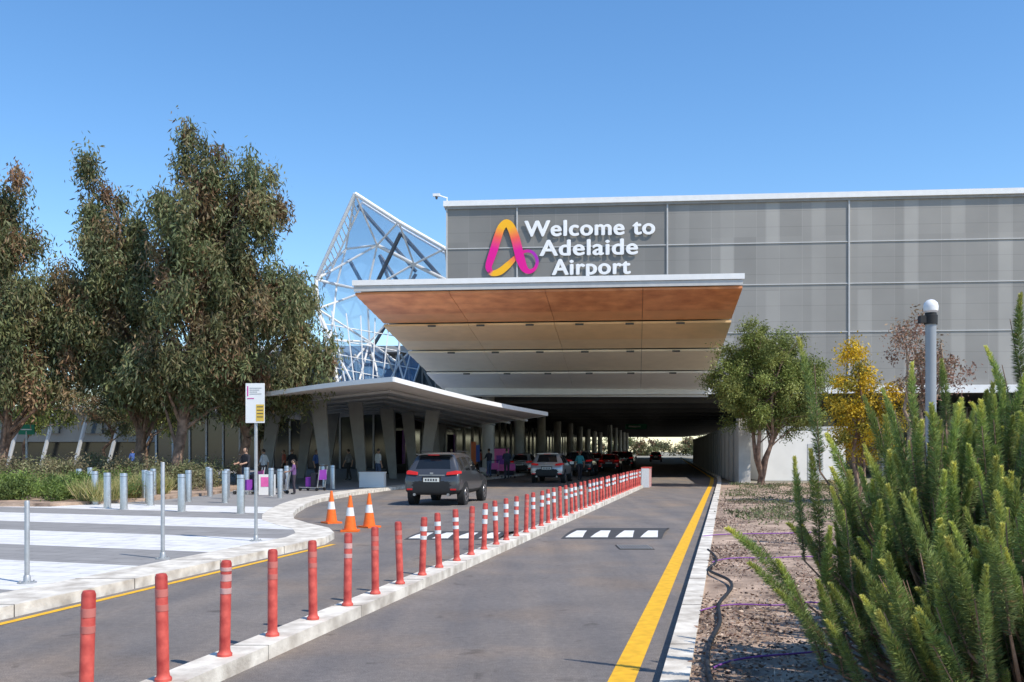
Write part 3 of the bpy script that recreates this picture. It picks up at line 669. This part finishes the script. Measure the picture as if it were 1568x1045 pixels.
# ------------------------------------------------------------ people
SK=pm('skin',(.42,.25,.17),.5,0,.05); SH=pm('shoe',(.05,.05,.05),.6); LIP=pm('lip',(.35,.12,.1))
def person(name,loc,rz,H,shirt,trs,hair,pose=0):
    k_=H/1.75; V=[];E=[];Rr=[]
    def v(p,r,par=None):
        V.append(tuple(c*k_ for c in p)); Rr.append(r*k_)
        if par is not None: E.append((par,len(V)-1))
        return len(V)-1
    pel=v((0,0,.98),.15); wa=v((0,0,1.12),.135,pel); ch=v((0,.01,1.32),.16,wa); nk0=v((0,0,1.46),.085,ch); nk=v((0,.01,1.52),.055,nk0); hd_=v((0,.02,1.60),.06,nk)
    st=.16 if pose in(1,) else .03
    for s in(-1,1):
        f=s*st
        hp=v((s*.09,0,.90),.10,pel); kn=v((s*.10,f*.7+.02,.50),.065,hp); an_=v((s*.105,f*1.2-.03,.09),.042,kn); he=v((s*.11,f*1.2,.045),.045,an_); to=v((s*.125,f*1.2+.14,.035),.035,he)
        shd=v((s*.17,0,1.41),.068,ch)
        if pose==2: el=v((s*.22,.10,1.18),.045,shd); wr=v((s*.17,.34,1.12),.03,el); hn=v((s*.165,.40,1.12),.034,wr); dr=Vector((0,1,-.1))
        else: el=v((s*.24,-.02-f*.5,1.13),.045,shd); wr=v((s*.25,.07-f*.8,.88),.03,el); hn=v((s*.25,.085-f*.8,.81),.034,wr); dr=Vector((0,.2,-1))
        b0=Vector([c/k_ for c in V[hn]]); sd=dr.cross(Vector((s,0,0))).normalized()
        for fi in range(4):
            o_=sd*(fi-1.5)*.019; a=v(b0+o_+dr*.035,.0095,hn); c_=v(b0+o_+dr*(.075-.006*abs(fi-1.2))+Vector((-s*.01,0,0)),.008,a)
        a=v(b0+sd*-.038+dr*.0,.010,hn); v(b0+sd*-.05+dr*.035,.009,a)
    me=bpy.data.meshes.new('t'); me.from_pydata(V,E,[]); o=bpy.data.objects.new('t',me); col.objects.link(o)
    m=o.modifiers.new('k','SKIN')
    for i,sv in enumerate(me.skin_vertices[0].data): sv.radius=(Rr[i]*(1.15 if i in(0,1,2) else 1),Rr[i]*(.8 if i in(0,1,2) else 1)); sv.use_root=(i==0)
    m2=o.modifiers.new('s','SUBSURF'); m2.levels=2;m2.render_levels=2
    dg=bpy.context.evaluated_depsgraph_get(); ev=o.evaluated_get(dg); em=ev.to_mesh()
    mb=MB(); mb.v=[tuple(x_.co) for x_ in em.vertices]
    for p in em.polygons:
        c=p.center/k_; ax_=abs(c.x)
        if c.z<.085: mt=SH
        elif c.z>1.50: mt=SK
        elif (pose!=2 and ax_>.19 and c.z<1.13) or (pose==2 and c.y>.17): mt=SK
        elif c.z<.99 and not(ax_>.19 and pose!=2): mt=trs
        else: mt=shirt
        mb.f.append(list(p.vertices)); mb.m.append(mb.mi(mt))
    ev.to_mesh_clear(); bpy.data.objects.remove(o)
    hc=Vector((0,.025,1.635)); nu,nv=16,12
    def hp_(th,ph,gr=1):
        x=.076*math.sin(ph)*math.cos(th);y=.098*math.sin(ph)*math.sin(th);z=.115*math.cos(ph)
        if z<0: x*=1+z*2.2
        if abs(th-math.pi/2)<.25 and -.045<z<.02: y+=.018
        return (hc+Vector((x*gr,y*gr,z*gr)))*k_
    for hair_ in (0,1):
        vs=[hp_(2*math.pi*i/nu,math.pi*j/nv,1.08 if hair_ else 1) for j in range(nv+1) for i in range(nu)]
        fs=[]
        for j in range(nv):
            for i in range(nu):
                th=2*math.pi*(i+.5)/nu; front=math.sin(th)>.35
                if hair_ and (j>6 or (front and j>2)): continue
                fs.append((j*nu+i,j*nu+(i+1)%nu,(j+1)*nu+(i+1)%nu,(j+1)*nu+i))
        mb.add(vs,fs,hair if hair_ else SK)
    for s in(-1,1):
        mb.tube((hc+Vector((s*.074,0,-.005)))*k_,(hc+Vector((s*.09,-.01,0)))*k_,.028,.022,SK,8)
        mb.tube((hc+Vector((s*.03,.085,.012)))*k_,(hc+Vector((s*.03,.096,.012)))*k_,.009,.006,BLK,6)
    mb.box(-.02*k_,.02*k_,.115*k_,.119*k_,(1.575)*k_,(1.581)*k_,LIP)
    return mb.obj(name,None,180,Matrix.Translation(loc)@Matrix.Rotation(rz,4,'Z'))
def fab(n_,c): return pm('fabric_'+n_,c,.9,0,.15,12)
HB=pm('hair_dark',(.03,.02,.015),.7); HL=pm('hair_brown',(.12,.07,.04),.7)
person('pedestrian',(-10.1,37.2,.126),2.6,1.75,fab('black',(.02,.02,.025)),fab('navy',(.04,.05,.08)),HB,2)
person('pedestrian',(4.05,58.5,.0),.2,1.72,fab('teal',(.05,.28,.30)),fab('dark',(.04,.04,.05)),HL,1)
person('pedestrian',(-9.0,54,.126),1.2,1.7,fab('grey',(.2,.2,.2)),fab('black2',(.03,.03,.03)),HB,1)
person('pedestrian',(-1.4,60,.126),.6,1.75,fab('black3',(.03,.03,.04)),fab('jean',(.07,.1,.18)),HB,2)
person('pedestrian',(-3.4,68,.126),-1.2,1.68,fab('white',(.6,.6,.6)),fab('black4',(.03,.03,.03)),HL,1)
person('pedestrian',(-15.5,60,.126),-1.0,1.72,fab('rust',(.4,.1,.06)),fab('dk',(.04,.04,.05)),HB,1)
person('pedestrian',(-24,62,.126),1.0,1.72,fab('blue',(.06,.12,.35)),fab('dk2',(.04,.04,.05)),HB,1)
person('pedestrian',(-8.1,36.4,.126),1.7,1.30,fab('purple',(.16,.08,.2)),fab('dk3',(.05,.04,.05)),HB,2)
person('pedestrian',(-10.9,48.5,.126),.3,1.70,fab('black',(.02,.02,.025)),fab('dk2',(.04,.04,.05)),HL,1)
person('pedestrian',(-6.9,50.5,.126),-.8,1.72,fab('white',(.6,.6,.6)),fab('jean',(.07,.1,.18)),HB,0)
person('pedestrian',(-.3,56.5,.126),.1,1.74,fab('navy',(.04,.05,.08)),fab('dk2',(.04,.04,.05)),HB,2)
person('pedestrian',(-12.8,55,.126),2.1,1.66,fab('rust',(.4,.1,.06)),fab('black2',(.03,.03,.03)),HL,1)
person('pedestrian',(-11.4,45,.126),1.3,1.70,fab('white',(.6,.6,.6)),fab('dk3',(.05,.04,.05)),HB,1)
person('pedestrian',(-10.4,52,.126),-1.9,1.66,fab('blue',(.06,.12,.35)),fab('dk2',(.04,.04,.05)),HL,0)
person('pedestrian',(-3.7,60,.126),2.9,1.74,fab('grey',(.2,.2,.2)),fab('jean',(.07,.1,.18)),HB,1)
person('pedestrian',(-2.1,66,.126),.4,1.70,fab('rust',(.4,.1,.06)),fab('dk2',(.04,.04,.05)),HB,0)
def trolley(loc,rz,m,pram=False):
    mb=MB()
    for s in(-.28,.28):
        mb.tube((s,.0,.12),(s,.85,.14),.018,.018,GALV); mb.tube((s,0,.12),(s,-.12,1.02),.018,.018,GALV)
        for yy in(.02,.8): mb.tube((s-.02,yy,.07),(s+.02,yy,.07),.07,.07,RUB,12)
    mb.tube((-.3,-.12,1.02),(.3,-.12,1.02),.022,.022,BLK)
    for i in range(4): mb.tube((-.28,.1+i*.22,.14),(.28,.1+i*.22,.14),.012,.012,GALV)
    if pram:
        mb.box(-.22,.22,.1,.6,.35,.55,BLK); mb.lathe((0,.28,.55),[(.26,0),(.26,.1),(.2,.28),(.08,.36)],fab('pram'+str(rz),(.05,.05,.06)),14)
    else:
        mb.box(-.27,.27,-.09,-.05,.45,.85,m)
        mb.box(-.24,.24,.08,.32,.17,.72,fab('case'+str(rz),(.03,.03,.04))); mb.box(-.2,.2,.36,.6,.17,.55,POS)
    mb.obj('stroller' if pram else 'luggage_trolley',None,30,Matrix.Translation(loc)@Matrix.Rotation(rz,4,'Z'))
trolley((-9.5,36.6,.126),2.4,POS2); trolley((-8.5,37.0,.126),1.9,WHT,True); trolley((-9.9,38.6,.126),2.0,POS2); trolley((-7.7,39.5,.126),1.2,POS); trolley((-.1,57.6,.126),.3,POS2); trolley((-1.1,61,.126),.6,POS2)
mb=MB(); mb.box(-.3,.3,-.05,.05,0,.75,WW); mb.box(-.22,.22,-.06,-.051,.3,.65,POS2); mb.obj('notice_board',None,None,Matrix.Translation((-9.0,36.0,.126))@Matrix.Rotation(.2,4,'Z'))
# ------------------------------------------------------------ trees
GUM=[(.14,.165,.07),(.18,.185,.08),(.105,.135,.06),(.22,.145,.08),(.19,.19,.085),(.29,.15,.09),(.135,.165,.08),(.15,.17,.07)]
tk=dict(L=.27,W=.07,droop=1.5,cols=GUM,crad=(.5,.5,.8))
tree('gum_tree',(-14.1,41,.1),[(-13.3,41,14.2,.7,.8,1.2),(-12.6,41,13.0,1.2,1.2,1.3),(-10.7,41,13.2,.8,1.0,1.2),(-10.6,41,11.6,1.2,1.3,1.3),(-12.7,41,10.8,2.3,2.4,1.9),(-12.4,41,8.0,2.8,2.6,2.1),(-9.9,41,8.0,1.6,1.7,1.5),(-12.9,41,5.4,3.1,2.2,1.7)],6.3,300,**tk)
tree('gum_tree',(-16.6,43.5,.1),[(-18.6,43,14.4,.4,.5,1.2),(-18.0,43,12.3,1.1,1.2,1.2),(-16.9,43,10.8,1.5,1.4,1.4),(-17.9,43,9.2,2.2,2.1,1.8),(-18.1,43,6.5,2.4,2.2,1.7),(-16.0,43,5.0,2.3,1.8,1.5),(-15.5,43,8.2,1.5,1.5,1.6)],6.3,300,**tk)
tree('gum_tree',(-22,42,.1),[(-21.9,42,12.6,1.0,1.2,1.3),(-22.3,42,10.4,1.9,2.0,1.7),(-21.4,42,7.4,2.4,2.3,1.9),(-20.6,42,4.9,2.1,1.8,1.5),(-24.5,42,9,2,2,3)],6.3,300,**tk)
tree('gum_tree',(-12.2,44,.1),[(-9.8,44,8.2,.9,1.1,1.2),(-9.3,44,6.0,1.2,1.3,1.6),(-10.9,44,4.8,1.9,1.7,1.3),(-13.3,44,4.4,1.6,1.4,1.2)],7,300,**tk)
GRN=[(.17,.21,.05),(.23,.27,.07),(.12,.16,.04),(.28,.30,.09)]
tree('small_tree',(12.0,47.2,.1),[(12.2,47.2,6.6,1.9,1.8,1.3),(10.9,47.2,5.1,1.5,1.8,1.2),(13.8,47.2,5.2,1.7,1.8,1.3),(12.3,47.2,4.9,2.2,2.0,1.5),(11.5,47.2,3.4,1.5,1.4,.8),(13.6,47.2,3.3,1.4,1.4,.8)],13,330,.15,.045,.5,GRN,(.4,.4,.36),.09,None,5,1.2,.2)
YEG=[(.78,.52,.03),(.30,.28,.06),(.66,.46,.03),(.18,.20,.05),(.70,.50,.05)]
tree('wattle_tree',(10.9,31,.1),[(11.1,31,3.8,.75,.7,1.0),(11.2,31,2.3,1.1,.9,1.0),(10.7,31,4.9,.4,.4,.6),(11.9,31,3.2,.7,.7,.7),(10.5,31,3.2,.6,.6,.8)],26,280,.10,.05,.3,YEG,(.3,.3,.3),.04,None,3,.3,.2)
RBR=[(.30,.17,.13),(.38,.22,.16),(.20,.15,.08),(.42,.28,.21)]
tree('sparse_tree',(11.9,29,.1),[(11.8,29,5.0,.7,.7,.9),(12.6,29,4.0,.9,.7,.9),(11.9,29,3.8,.8,.6,.8)],32,90,.11,.045,.2,RBR,(.32,.32,.32),.05,MBARKL,3,.5,.2)
for (x,y,z,r,c_) in [(-19.5,52,4.8,2.0,GRN),(-27,54,4.9,2.3,GRN),(-14.5,56,4.4,1.6,GUM),(-23,55,4.6,1.9,GUM),(-30.5,50,4.2,2.0,GUM),(-17,62,5.0,2.0,GRN),(-25,66,5.4,2.4,GUM)]:
    tree('small_tree',(x,y,.1),[(x,y,z,r,r*.9,1.3),(x+.7,y,z-1.1,r*.8,r*.7,.9)],8,240,.18,.06,.5,c_,(.55,.55,.45),.09)
cl=sample_ell([(x,330+random.uniform(-8,8),2+random.random()*1.5,9,5,2+random.random()*2.5) for x in range(-120,220,13)],.25)
foliage('distant_tree_line',cl,(1.9,1.9,1.2),90,.8,.4,.3,GUM,MLEAF)
mb=MB(); mb.prism([(-40,29),(-13.4,28.4),(-11.7,31.5),(-11.0,36),(-11.6,47),(-40,50)],.12,.22,SOIL); mb.obj('planting_bed')
HC=[(.18,.20,.09),(.24,.23,.12),(.13,.15,.06),(.26,.21,.13)]
cl=[]
for i in range(80):
    cx,cy=random.uniform(-32,-12.8),random.uniform(37,44); rr=random.uniform(.5,1.0); hh=random.uniform(.8,1.7)
    for j in range(8): cl.append((cx+random.gauss(0,rr*.5),cy+random.gauss(0,rr*.5),.2+hh*random.uniform(.15,.85)))
foliage('hedge',cl,(.38,.38,.35),150,.12,.045,-.3,HC,MLEAF)
cl=[]
for i in range(60):
    cx,cy=random.uniform(-24,-13.0),random.uniform(29.2,34.5); rr=random.uniform(.4,.8); hh=random.uniform(.4,.95)
    for j in range(6): cl.append((cx+random.gauss(0,rr*.5),cy+random.gauss(0,rr*.4),.2+hh*random.uniform(.1,.8)))
foliage('low_shrubs',cl,(.32,.32,.22),170,.11,.035,-.8,[(.17,.24,.05),(.22,.29,.08),(.10,.15,.04),(.13,.18,.06)],MLEAF)
def grasses(name,cs,nb,h,cols):
    P=[];D=[]
    for c in cs:
        p=np.array(c)+R.normal(size=(nb,3))*[.1,.1,0]; dd_=R.normal(size=(nb,3))*[.4,.4,0]+[0,0,1]; P.append(p);D.append(unit(dd_))
    P=np.concatenate(P);D=np.concatenate(D); V=leafquads(P,D,h*R.uniform(.6,1.2,len(P)),np.full(len(P),.02)); cols=np.array(cols)
    quadmesh(name,V,cols[R.integers(0,len(cols),len(P))],MLEAF)
grasses('ornamental_grass',[(random.uniform(-13.6,-12.2),random.uniform(29.2,35),.2) for i in range(34)]+[(random.uniform(-22,-13),random.uniform(33,36),.2) for i in range(50)],240,.7,[(.55,.46,.22),(.38,.36,.14),(.24,.28,.09)])
cl=[(random.uniform(9,17),random.uniform(24,44),random.uniform(.2,.5)) for i in range(90)]
cl=[c for c in cl if c[0]>RK(c[1])[0]+4.2]
foliage('low_shrubs',cl,(.5,.5,.25),170,.12,.04,-.3,[(.14,.17,.07),(.22,.20,.1),(.3,.23,.09)],MLEAF)
# ------------------------------------------------------------ foreground needle shrubs
MNEED=attrmat('needle_leaf',trans=.25,rnd=.28,rough=.5)
fox=[]
for vi in range(7):
    n=1400; t=R.uniform(0,1,n)**.9; ang=R.uniform(0,2*math.pi,n); bx=.10*math.sin(vi*1.3); by=.10*math.cos(vi*2.1)
    ax_=np.stack([bx*t**2,by*t**2,t],1)
    out=np.stack([np.cos(ang),np.sin(ang),np.zeros(n)],1)
    up=.5+.9*t[:,None]**3
    d=unit(out*(1-.35*t[:,None]**4)+np.array([0,0,1])*up+R.normal(size=(n,3))*.16)
    Ln=.072*(1-.45*t**5)*R.uniform(.75,1.1,n)*np.where(t<.12,.6,1)
    V=leafquads(ax_,d,Ln,np.full(n,.0066))
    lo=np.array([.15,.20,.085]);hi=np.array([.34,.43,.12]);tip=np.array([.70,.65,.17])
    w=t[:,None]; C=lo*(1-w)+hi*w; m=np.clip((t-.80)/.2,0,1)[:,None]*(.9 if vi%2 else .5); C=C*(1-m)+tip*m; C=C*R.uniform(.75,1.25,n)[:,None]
    dead=(R.uniform(0,1,n)<.07*(1-t)); C[dead]=[.42,.28,.15]
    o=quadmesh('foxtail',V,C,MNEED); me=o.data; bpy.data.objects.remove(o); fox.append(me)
def shrub(name,base,spots,seed):
    random.seed(seed); e=empty(name,base); b0=Vector(base); br=MB()
    for (x,y,z,dx,dy,dz,L) in spots:
        p=Vector((x,y,z))-b0; d=Vector((dx,dy,dz)).normalized()
        o=bpy.data.objects.new('branch_tip',random.choice(fox)); col.objects.link(o); o.parent=e; o.location=p
        q=d.to_track_quat('Z','Y'); o.rotation_mode='QUATERNION'; o.rotation_quaternion=q@Matrix.Rotation(random.random()*6.28,3,'Z').to_quaternion()
        s=L; wd=random.uniform(.75,1.1); o.scale=(wd,wd,s)
        root=Vector((random.uniform(-.15,.15),random.uniform(-.15,.15),-.02))
        mid=p.lerp(root,.5)+Vector((0,0,-.1*p.length)); br.path([root,mid,p,p+d*L*.8],[.022,.014,.008,.003],MBARK,4)
    br.obj('stems',e); return e
def dome(c,rx,ry,h,n,zlo=.12,L=(.4,.8)):
    out=[]
    for i in range(n):
        a=random.uniform(0,2*math.pi); el=math.asin(random.uniform(0.0,1)); rr=random.uniform(.4,1.0)
        ux,uy,uz=math.cos(a)*math.cos(el),math.sin(a)*math.cos(el),math.sin(el)
        l=random.uniform(*L)*(1.15 if uz>.6 and rr>.8 else 1)
        z=zlo+max(0,(h-l*.8))*uz*rr
        out.append((c[0]+ux*rx*rr,c[1]+uy*ry*rr,z, ux*.38+random.uniform(-.24,.24),uy*.38+random.uniform(-.24,.24),.8+uz*.8,l))
    return out
random.seed(5)
ex=[(2.2,7.0,1.6,-.05,0,1,.95),(2.2,7.0,.95,-.02,0,1,.8),(2.12,7.1,.95,-.1,.0,1,.75),(1.95,6.7,.75,-.55,0,.8,.65),(2.0,6.6,.6,-.6,-.1,.7,.6),(2.05,6.3,.45,-.5,-.2,.7,.6),(2.25,6.9,.4,-.15,0,1,.8),(2.3,6.2,.3,-.3,-.1,.9,.7),(2.2,6.5,.25,-.2,-.1,1,.7),(2.1,6.6,.3,-.35,0,1,.75),(2.15,5.9,.2,-.35,-.1,1,.6),(2.45,5.7,.2,-.3,-.2,1,.6),(2.3,6.6,.8,-.1,0,1,.7),(2.35,6.4,.55,0,0,1,.7),(2.4,6.9,.9,0,0,1,.7),(2.5,6.7,.7,.05,0,1,.7)]
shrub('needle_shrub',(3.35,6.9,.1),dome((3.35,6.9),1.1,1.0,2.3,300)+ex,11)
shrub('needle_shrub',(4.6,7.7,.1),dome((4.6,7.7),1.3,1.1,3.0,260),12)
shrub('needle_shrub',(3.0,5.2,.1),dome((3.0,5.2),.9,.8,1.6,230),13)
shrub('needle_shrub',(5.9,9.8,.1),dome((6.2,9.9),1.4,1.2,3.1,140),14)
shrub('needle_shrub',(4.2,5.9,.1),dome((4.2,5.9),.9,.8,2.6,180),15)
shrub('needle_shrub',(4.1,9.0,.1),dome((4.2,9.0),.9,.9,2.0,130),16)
# ------------------------------------------------------------ sky, sun, camera
w=bpy.data.worlds.new('World'); sc.world=w; w.use_nodes=True; nt=w.node_tree
sk=nt.nodes.new('ShaderNodeTexSky'); sk.sky_type='NISHITA'; sk.sun_disc=False
EL=math.radians(52); AZ=math.atan2(.80,-.60)
sk.sun_elevation=EL; sk.sun_rotation=AZ; sk.air_density=1.0; sk.dust_density=.2; sk.ozone_density=3.0
hs_=nt.nodes.new('ShaderNodeHueSaturation'); hs_.inputs['Saturation'].default_value=1.2; hs_.inputs['Value'].default_value=1.42
bg=nt.nodes['Background']; nt.links.new(sk.outputs[0],hs_.inputs['Color']); nt.links.new(hs_.outputs[0],bg.inputs[0]); bg.inputs[1].default_value=.145
sd=bpy.data.lights.new('sun','SUN'); sd.energy=5; sd.angle=math.radians(.5); sd.color=(1,.93,.83)
so=bpy.data.objects.new('sun',sd); col.objects.link(so)
tos=Vector((.80*math.cos(EL),-.60*math.cos(EL),math.sin(EL))); so.rotation_euler=tos.to_track_quat('Z','Y').to_euler()
cd=bpy.data.cameras.new('camera'); cd.sensor_width=36; cd.lens=34.44; cd.shift_y=.107; cd.clip_end=3000; cd.clip_start=.05
co=bpy.data.objects.new('camera',cd); col.objects.link(co); co.location=(0,0,1.75); co.rotation_euler=(math.pi/2,0,0); sc.camera=co
sc.view_settings.view_transform='Standard'; sc.view_settings.look='None'; sc.view_settings.exposure=0
